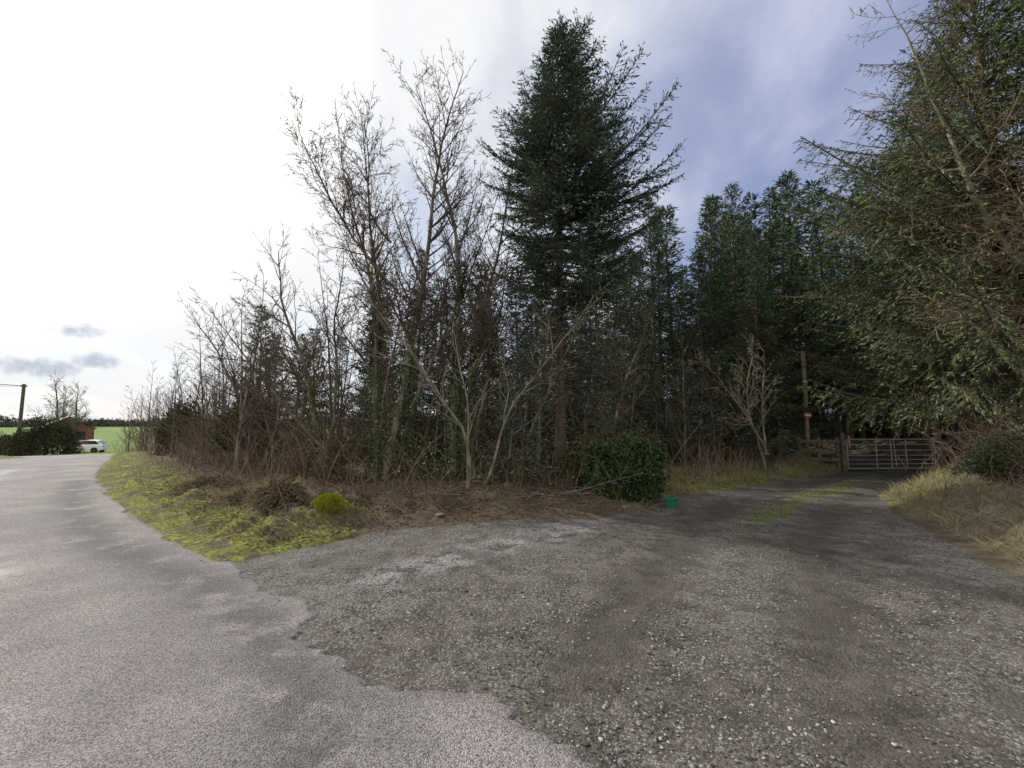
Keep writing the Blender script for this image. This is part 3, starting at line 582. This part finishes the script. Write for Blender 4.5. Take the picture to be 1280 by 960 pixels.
for (cx,cy,cz,rr,n) in ((0,0,.09,.2,5000),(.15,.02,.07,.17,3000),(-.14,.05,.08,.17,3000),(.04,-.1,.06,.15,2500),(-.06,.02,.18,.13,2500),(.08,.0,.19,.12,2000)):
    v=nrm(rng.normal(size=(n,3)));lump=.75+.5*vn(v[:,0]*2+cx*9,v[:,1]*2+v[:,2]*2,2.4,3,7);leaves(mb,v*rr*lump[:,None]+[cx,cy,cz],v+rng.normal(0,.6,(n,3)),rng.uniform(.012,.035,n),rng.uniform(.007,.013,n),0)
box(mb,(0,0,.08),(.26,.2,.2),0,1,taper=.7)
mb.build('mossy_stump',[M_moss,M_sbark],loc=put(-2.86,6.85))
mb=MB();bushleaves(mb,(0,0,.1),(1.3,1.0,.95),10000,(.05,.09),shell=.4);x=rng.normal(0,.7,500);y=rng.normal(0,.6,500);canes(mb,x,y,np.zeros(500),.4,1.3,.006,1.2,5,1)
mb.build('bramble_bush',[M_ivy,M_cane],loc=put(9.9,8.3))
mb=MB();bushleaves(mb,(0,0,.2),(1.5,1.3,1.5),9000,(.06,.1),shell=.4);x=rng.normal(0,.9,500);y=rng.normal(0,.8,500);canes(mb,x,y,np.zeros(500),.6,1.9,.006,1.0,5,1)
mb.build('bramble_bush',[M_bleaf,M_cane],loc=put(12.9,10.0))
# ------------------------------------------------------------------ gate, fence, post, bucket
M_galv=plain('galvanised_steel',(.38,.39,.4),.55,.3,.15)
M_wood=bark('weathered_timber',(.09,.078,.06),(.2,.175,.14),12)
gx0,gy0=11.55*K,14.95*K;gx1,gy1=14.75*K,15.15*K
dv=np.array([gx1-gx0,gy1-gy0,0]);gl=np.linalg.norm(dv);dv/=gl;g0=np.array([gx0,gy0,.08])
gate=empty('field_gate',(0,0,0))
mb=MB();up=np.array([0,0,1.])
for z in (0,.17,.33,.5,.7,.92,1.12):
    tubes(mb,[g0+up*z],[g0+dv*gl+up*z],.022 if z in(0,1.12) else .014,.022 if z in(0,1.12) else .014,8)
for t in (0,.33,.5,.67,1): tubes(mb,[g0+dv*gl*t],[g0+dv*gl*t+up*1.12],.022,.022,8)
mb.build('gate_bars',[M_galv],parent=gate,smooth=True)
mb=MB()
for p in (g0-dv*.14,g0+dv*(gl+.14)): tubes(mb,[p-up*.2],[p+up*1.35],.09,.085,10);tubes(mb,[p+up*1.35],[p+up*1.38],.085,.02,10)
mb.build('gate_posts',[M_wood],parent=gate)
fence=empty('timber_fence');mb=MB();f0=g0-dv*.3;f1=f0+np.array([-1.35,.25,0]);fd=(f1-f0);fl=np.linalg.norm(fd);rz=math.atan2(fd[1],fd[0])
for z in (.35,.7,1.05): box(mb,(*((f0+f1)/2)[:2],z+.08),(fl,.03,.12),rz)
mb.build('rails',[M_wood],parent=fence);mb=MB()
for t in (0.03,.5,1): box(mb,(*(f0+fd*t+np.array([0,.075,0]))[:2],.6),(.1,.1,1.35),rz)
mb.build('posts',[M_wood],parent=fence)
sp=empty('warning_sign',put(10.45,15.3));mb=MB();tubes(mb,[(0,0,-.2)],[(.03,0,4.2)],.085,.07,10);mb.build('post',[bark('post_wood',(.13,.115,.085),(.26,.23,.18))],parent=sp)
mb=MB();box(mb,(0,-.1,1.62),(.3,.02,.2));mb.build('plate',[plain('sign_red',(.5,.07,.06),.5)],parent=sp)
mb=MB();box(mb,(0,-.112,1.62),(.22,.004,.09));mb.build('lettering_panel',[plain('sign_white',(.75,.75,.72),.5)],parent=sp)
bn=empty('green_bucket',put(3.05,8.42));bn.location.z+=.05;mb=MB();tubes(mb,[(0,0,0.02),(0,0,.26)],[(0,0,.26),(0,0,.29)],[.11,.15],[.14,.155],20);tubes(mb,[(0,0,.28)],[(0,0,.3)],.15,.05,20)
th=np.linspace(0,math.pi,9);hp=np.stack([np.cos(th)*.15,np.zeros(9)-.02,.28+np.sin(th)*.08],1);tubes(mb,hp[:-1],hp[1:],.006,.006,5)
mb.build('body',[plain('green_plastic',(.01,.14,.08),.5)],parent=bn,smooth=True)
# ------------------------------------------------------------------ left distance
def bz(u,v): return float(base(u*K,v*K))
pole=empty('utility_pole',(-47.9*K,42*K,bz(-47.9,42)));mb=MB();tubes(mb,[(0,0,-.5)],[(0,0,7.8)],.19,.14,12);box(mb,(0,0,7.5),(.5,.08,.08),.6)
for t in(-.22,.22): tubes(mb,[(t*.82,t*.56,7.54)],[(t*.82,t*.56,7.7)],.03,.05,6)
mb.build('mast',[plain('creosoted_pole',(.1,.08,.065),.9)],parent=pole)
pole2=empty('utility_pole',(-46*K,22*K,0));mb=MB();tubes(mb,[(0,0,-.5)],[(0,0,9.2)],.17,.12,12);box(mb,(0,0,8.95),(.5,.08,.08),.6);mb.build('mast',[bpy.data.materials['creosoted_pole']],parent=pole2)
mb=MB()
a=np.array([-47.9*K,42*K,bz(-47.9,42)+7.6])
for t,b2 in ((-.22,np.array([-46*K,22*K,9.1])),(.22,np.array([-46*K,22*K,9.1])),(0,np.array([-60*K,30*K,8.0]))):
    o_=np.array([t*.82,t*.56,0]);q=np.linspace(0,1,17)[:,None];W=(a+o_)*(1-q)+(b2+o_)*q;W[:,2]-=1.0*(4*q*(1-q))[:,0];tubes(mb,W[:-1],W[1:],.02,.02,4)
mb.build('overhead_wires',[plain('wire',(.05,.05,.05),.6)])
M_brick=plain('red_brick',(.24,.1,.08),.9,var=.25,sc=3);M_slate=plain('slate_roof',(.2,.19,.19),.7,sc=2);M_glass=plain('window_glass',(.03,.035,.04),.1);M_white=plain('white_paint',(.75,.75,.73),.5,var=.06)
hs=empty('brick_house',(-60.5*K,58.5*K,bz(-60.5,58.5)),rz=R(-40));mb=MB()
box(mb,(0,0,1.3),(9,5.5,2.6));mb.add([(-4.5,-2.75,2.6),(-4.5,2.75,2.6),(-4.5,0,4.3),(4.5,-2.75,2.6),(4.5,2.75,2.6),(4.5,0,4.3)],[[0,1,2],[3,5,4]]);mb.build('walls',[M_brick],parent=hs)
mb=MB();V=[(-4.8,-3.1,2.45),(4.8,-3.1,2.45),(4.8,0,4.42),(-4.8,0,4.42),(-4.8,3.1,2.45),(4.8,3.1,2.45)];mb.add(V,[[0,1,2,3],[3,2,5,4]]);box(mb,(-3,0,4.6),(.6,.5,.9));mb.build('roof',[M_slate],parent=hs)
mb=MB()
for xx_ in (-3.2,-1.2,2.6): box(mb,(xx_,-2.77,1.6),(1.1,.06,1.1));
for yy in (-1.2,1.3): box(mb,(4.53,yy,1.6),(.06,1.0,1.1))
mb.build('windows',[M_glass],parent=hs);mb=MB()
box(mb,(.8,-2.78,1.05),(1.0,.06,2.1))
for xx_ in (-3.2,-1.2,2.6): box(mb,(xx_,-2.81,1.02),(1.2,.1,.08));box(mb,(xx_,-2.82,1.6),(.06,.05,1.1))
mb.build('door_and_frames',[M_white],parent=hs)
car=empty('parked_car',(-45.3*K,46*K,bz(-45.3,46)),rz=R(20))
def loft(mb,secs,mi=0):
    n=len(secs[0]);V=np.concatenate([np.array(s,float) for s in secs]);F=[]
    for i in range(len(secs)-1):
        for j in range(n): F.append([i*n+j,i*n+(j+1)%n,(i+1)*n+(j+1)%n,(i+1)*n+j])
    mb.add(V,F,mi);mb.add(np.array(secs[0],float),[list(range(n))[::-1]],mi);mb.add(np.array(secs[-1],float),[list(range(n))],mi)
def sec(x,w,z0_,z1,zb): return [(x,-w,z0_),(x,-w*1.03,(z0_+zb)/2),(x,-w,zb),(x,-w*.9,z1),(x,w*.9,z1),(x,w,zb),(x,w*1.03,(z0_+zb)/2),(x,w,z0_)]
mb=MB();loft(mb,[sec(-2.05,.7,.4,.72,.62),sec(-1.95,.8,.28,.86,.74),sec(-1.0,.86,.24,.96,.84),sec(.6,.86,.24,.98,.86),sec(1.7,.84,.26,.98,.86),sec(2.0,.78,.35,.92,.8)])
loft(mb,[sec(-1.0,.72,.9,.95,.93),sec(-.3,.7,.9,1.42,1.05),sec(.3,.7,.9,1.5,1.08),sec(1.3,.7,.9,1.46,1.06),sec(1.92,.7,.88,.98,.92)])
mb.build('body',[M_white],parent=car,smooth=False)
mb=MB()
for sgn in (-1,1): mb.add([(-.75,sgn*.745,1.0),(-.28,sgn*.715,1.36),(.35,sgn*.715,1.42),(1.25,sgn*.715,1.38),(1.6,sgn*.735,1.02)],[[0,1,2,3,4]])
mb.add([(-1.02,-.6,.985),(-1.02,.6,.985),(-.36,.56,1.405),(-.36,-.56,1.405)],[[0,1,2,3]]);mb.add([(1.93,-.6,1.0),(1.93,.6,1.0),(1.4,.56,1.42),(1.4,-.56,1.42)],[[0,1,2,3]])
mb.build('windows',[M_glass],parent=car);mb=MB()
for xx_ in (-1.3,1.25):
    for sgn in(-1,1): tubes(mb,[(xx_,sgn*.68,.32)],[(xx_,sgn*.9,.32)],.32,.32,18);tubes(mb,[(xx_,sgn*.9,.32)],[(xx_,sgn*.905,.32)],.32,.05,18)
mb.build('wheels',[plain('tyre_rubber',(.02,.02,.02),.8)],parent=car);mb=MB()
for sgn in(-1,1): box(mb,(-2.02,sgn*.55,.66),(.08,.3,.12));box(mb,(2.0,sgn*.6,.75),(.06,.2,.2))
mb.build('lamps',[plain('lamp_lens',(.4,.3,.28),.2)],parent=car)
M_hedge=leafmat('hedge_leaves',(.045,.04,.024),(.13,.11,.07),spec=False)
mb=MB()
for i in range(46):
    t=i/45;px=np.interp(t,[0,.45,.7,1],[-22,-29.5,-33,-47])-1.2;py=np.interp(t,[0,.45,.7,1],[12,23,27.5,31])
    bushleaves(mb,(px*K,py*K,bz(px,py)-.1),(1.3,1.3,random.uniform(1.0,1.8)),1300,(.07,.14),shell=.3)
n=4000;t=rng.random(n);x=(np.interp(t,[0,.45,.7,1],[-22,-29.5,-33,-47])-1)*K+rng.normal(0,.7,n);y=np.interp(t,[0,.45,.7,1],[12,23,27.5,31])*K+rng.normal(0,.7,n);canes(mb,x,y,base(x,y),.6,2.3,.01,.6,4,1)
mb.build('roadside_hedge',[M_hedge,M_cane])
for (u,v,rx,rzz) in ((-38.2,35.5,2.5,3.2),(-44,38,2.0,2.0)):
    mb=MB();bushleaves(mb,(0,0,.3),(rx,rx*.8,rzz),12000,(.1,.18),shell=.4);tubes(mb,[(0,0,-.3)],[(0,0,rzz*.7)],.12,.05,6,1);mb.build('evergreen_bush',[M_hol,M_sbark],loc=(u*K,v*K,bz(u,v)))
mb=MB()
for i in range(130):
    a_=R(-62+i*.42)+random.gauss(0,.001);d=random.uniform(205,225)*K;bushleaves(mb,(math.sin(a_)*d,math.cos(a_)*d,1.0),(5.5,3,random.uniform(1.5,4.5)),260,(.5,1.1),shell=.3)
mb.build('distant_treeline',[leafmat('distant_trees',(.08,.085,.07),(.15,.15,.12),spec=False)])
# ------------------------------------------------------------------ sky and light
SE,SA=R(37),R(-62)
sd=Vector((math.sin(SA)*math.cos(SE),math.cos(SA)*math.cos(SE),math.sin(SE)))
CE,CA=R(35),R(-55)
cd_=Vector((math.sin(CA)*math.cos(CE),math.cos(CA)*math.cos(CE),math.sin(CE)))
w=bpy.data.worlds.new('World');scene.world=w;w.use_nodes=True;nt=w.node_tree;nt.nodes.clear()
out=nt.nodes.new('ShaderNodeOutputWorld')
sky=nd(nt,'ShaderNodeTexSky',sky_type='NISHITA');sky.sun_disc=False;sky.sun_elevation=SE;sky.sun_rotation=SA;sky.air_density=1.0;sky.dust_density=1.5;sky.ozone_density=2.5
bg1=nd(nt,'ShaderNodeBackground',{'Color':sky.outputs[0],'Strength':.13})
D_=nd(nt,'ShaderNodeTexCoord').outputs['Generated'];sx=nd(nt,'ShaderNodeSeparateXYZ',{0:D_})
dot=nd(nt,'ShaderNodeVectorMath',{0:D_,1:tuple(cd_)},operation='DOT_PRODUCT').outputs['Value']
zc=mth(nt,'MAXIMUM',sx.outputs[2],0.0);den=mth(nt,'ADD',zc,.3)
pv=nd(nt,'ShaderNodeCombineXYZ',{0:mth(nt,'DIVIDE',sx.outputs[0],den),1:mth(nt,'DIVIDE',sx.outputs[1],den),2:0.0}).outputs[0]
mp=nd(nt,'ShaderNodeMapping',{'Vector':pv,'Rotation':(0,0,R(50)),'Scale':(1.2,.6,1.0),'Location':(1.3,.6,0)}).outputs[0]
n1=nd(nt,'ShaderNodeTexNoise',{'Vector':mp,'Scale':2.0,'Detail':6.0,'Roughness':.55,'Distortion':.4}).outputs[0]
cov=ramp(nt,mth(nt,'ADD',mth(nt,'MULTIPLY',dot,1.0),mth(nt,'MULTIPLY',n1,.6)),.88,1.15)
back=ramp(nt,mth(nt,'MULTIPLY',sx.outputs[1],-1.0),-.05,.35)   # added bright cloud behind the camera, out of view, as frontal fill light
thin=mth(nt,'MULTIPLY',ramp(nt,n1,.36,.72),.5)
hz=ramp(nt,mth(nt,'MULTIPLY',sx.outputs[2],-1.0),-.45,-.02)
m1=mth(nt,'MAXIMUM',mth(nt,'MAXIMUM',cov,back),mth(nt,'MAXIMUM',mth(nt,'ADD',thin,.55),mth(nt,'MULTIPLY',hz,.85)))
thc=mix(nt,ramp(nt,n1,.34,.7),(.41,.455,.70),(.64,.67,.82))
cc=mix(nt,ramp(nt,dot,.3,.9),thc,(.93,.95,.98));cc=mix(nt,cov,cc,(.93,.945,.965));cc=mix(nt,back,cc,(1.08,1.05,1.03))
cc=mix(nt,ramp(nt,dot,.86,1.0),cc,(1.9,1.85,1.75))
cm=None;nz4=mth(nt,'MULTIPLY',mth(nt,'SUBTRACT',noise(nt,D_,34,4,.65),.5),4.0)
for dx,dy,dz,wa,wb in ((-1.019,.984,.218,.04,.013),(-.968,.991,.146,.03,.014),(-1.1,.99,.128,.05,.016)):
    c3=Vector((dx,dy,dz)).normalized();T_=Vector((c3.y,-c3.x,0)).normalized()
    av=nd(nt,'ShaderNodeVectorMath',{0:D_,1:tuple(T_)},operation='DOT_PRODUCT').outputs['Value']
    a1=mth(nt,'POWER',mth(nt,'DIVIDE',av,wa),2.0);b1=mth(nt,'POWER',mth(nt,'DIVIDE',mth(nt,'SUBTRACT',sx.outputs[2],c3.z),wb),2.0)
    k_=ramp(nt,mth(nt,'ADD',mth(nt,'SUBTRACT',1.0,mth(nt,'ADD',a1,b1)),nz4),-.3,1.3)
    cm=k_ if cm is None else mth(nt,'MAXIMUM',cm,k_)
cm=mth(nt,'MULTIPLY',mth(nt,'MULTIPLY',cm,mth(nt,'GREATER_THAN',sx.outputs[1],0.0)),mth(nt,'LESS_THAN',sx.outputs[0],0.0))
cc=mix(nt,mth(nt,'MULTIPLY',cm,.75),cc,(.45,.5,.63));m1=mth(nt,'MAXIMUM',m1,cm)
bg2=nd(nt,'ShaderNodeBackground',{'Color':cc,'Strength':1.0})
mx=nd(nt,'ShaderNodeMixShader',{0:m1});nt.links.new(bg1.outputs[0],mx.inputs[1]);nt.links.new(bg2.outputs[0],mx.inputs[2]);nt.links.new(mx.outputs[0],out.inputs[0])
sl=bpy.data.lights.new('sun','SUN');sl.energy=5.0;sl.angle=R(.8);sl.color=(1,.96,.88);so=bpy.data.objects.new('sun',sl);scene.collection.objects.link(so);so.rotation_euler=(-sd).to_track_quat('-Z','Y').to_euler();so.location=(-20,15,25)
# ------------------------------------------------------------------ camera
cam=bpy.data.cameras.new('camera');cam.sensor_width=36;cam.lens=36*537/1280;cam.clip_end=2000;cam.clip_start=.05
co=bpy.data.objects.new('camera',cam);scene.collection.objects.link(co);co.location=(0,0,1.8);co.rotation_euler=(R(90+5.3),0,0);scene.camera=co
scene.view_settings.view_transform='Standard';scene.view_settings.look='None';scene.view_settings.exposure=0
print('done',time.time()-T0)
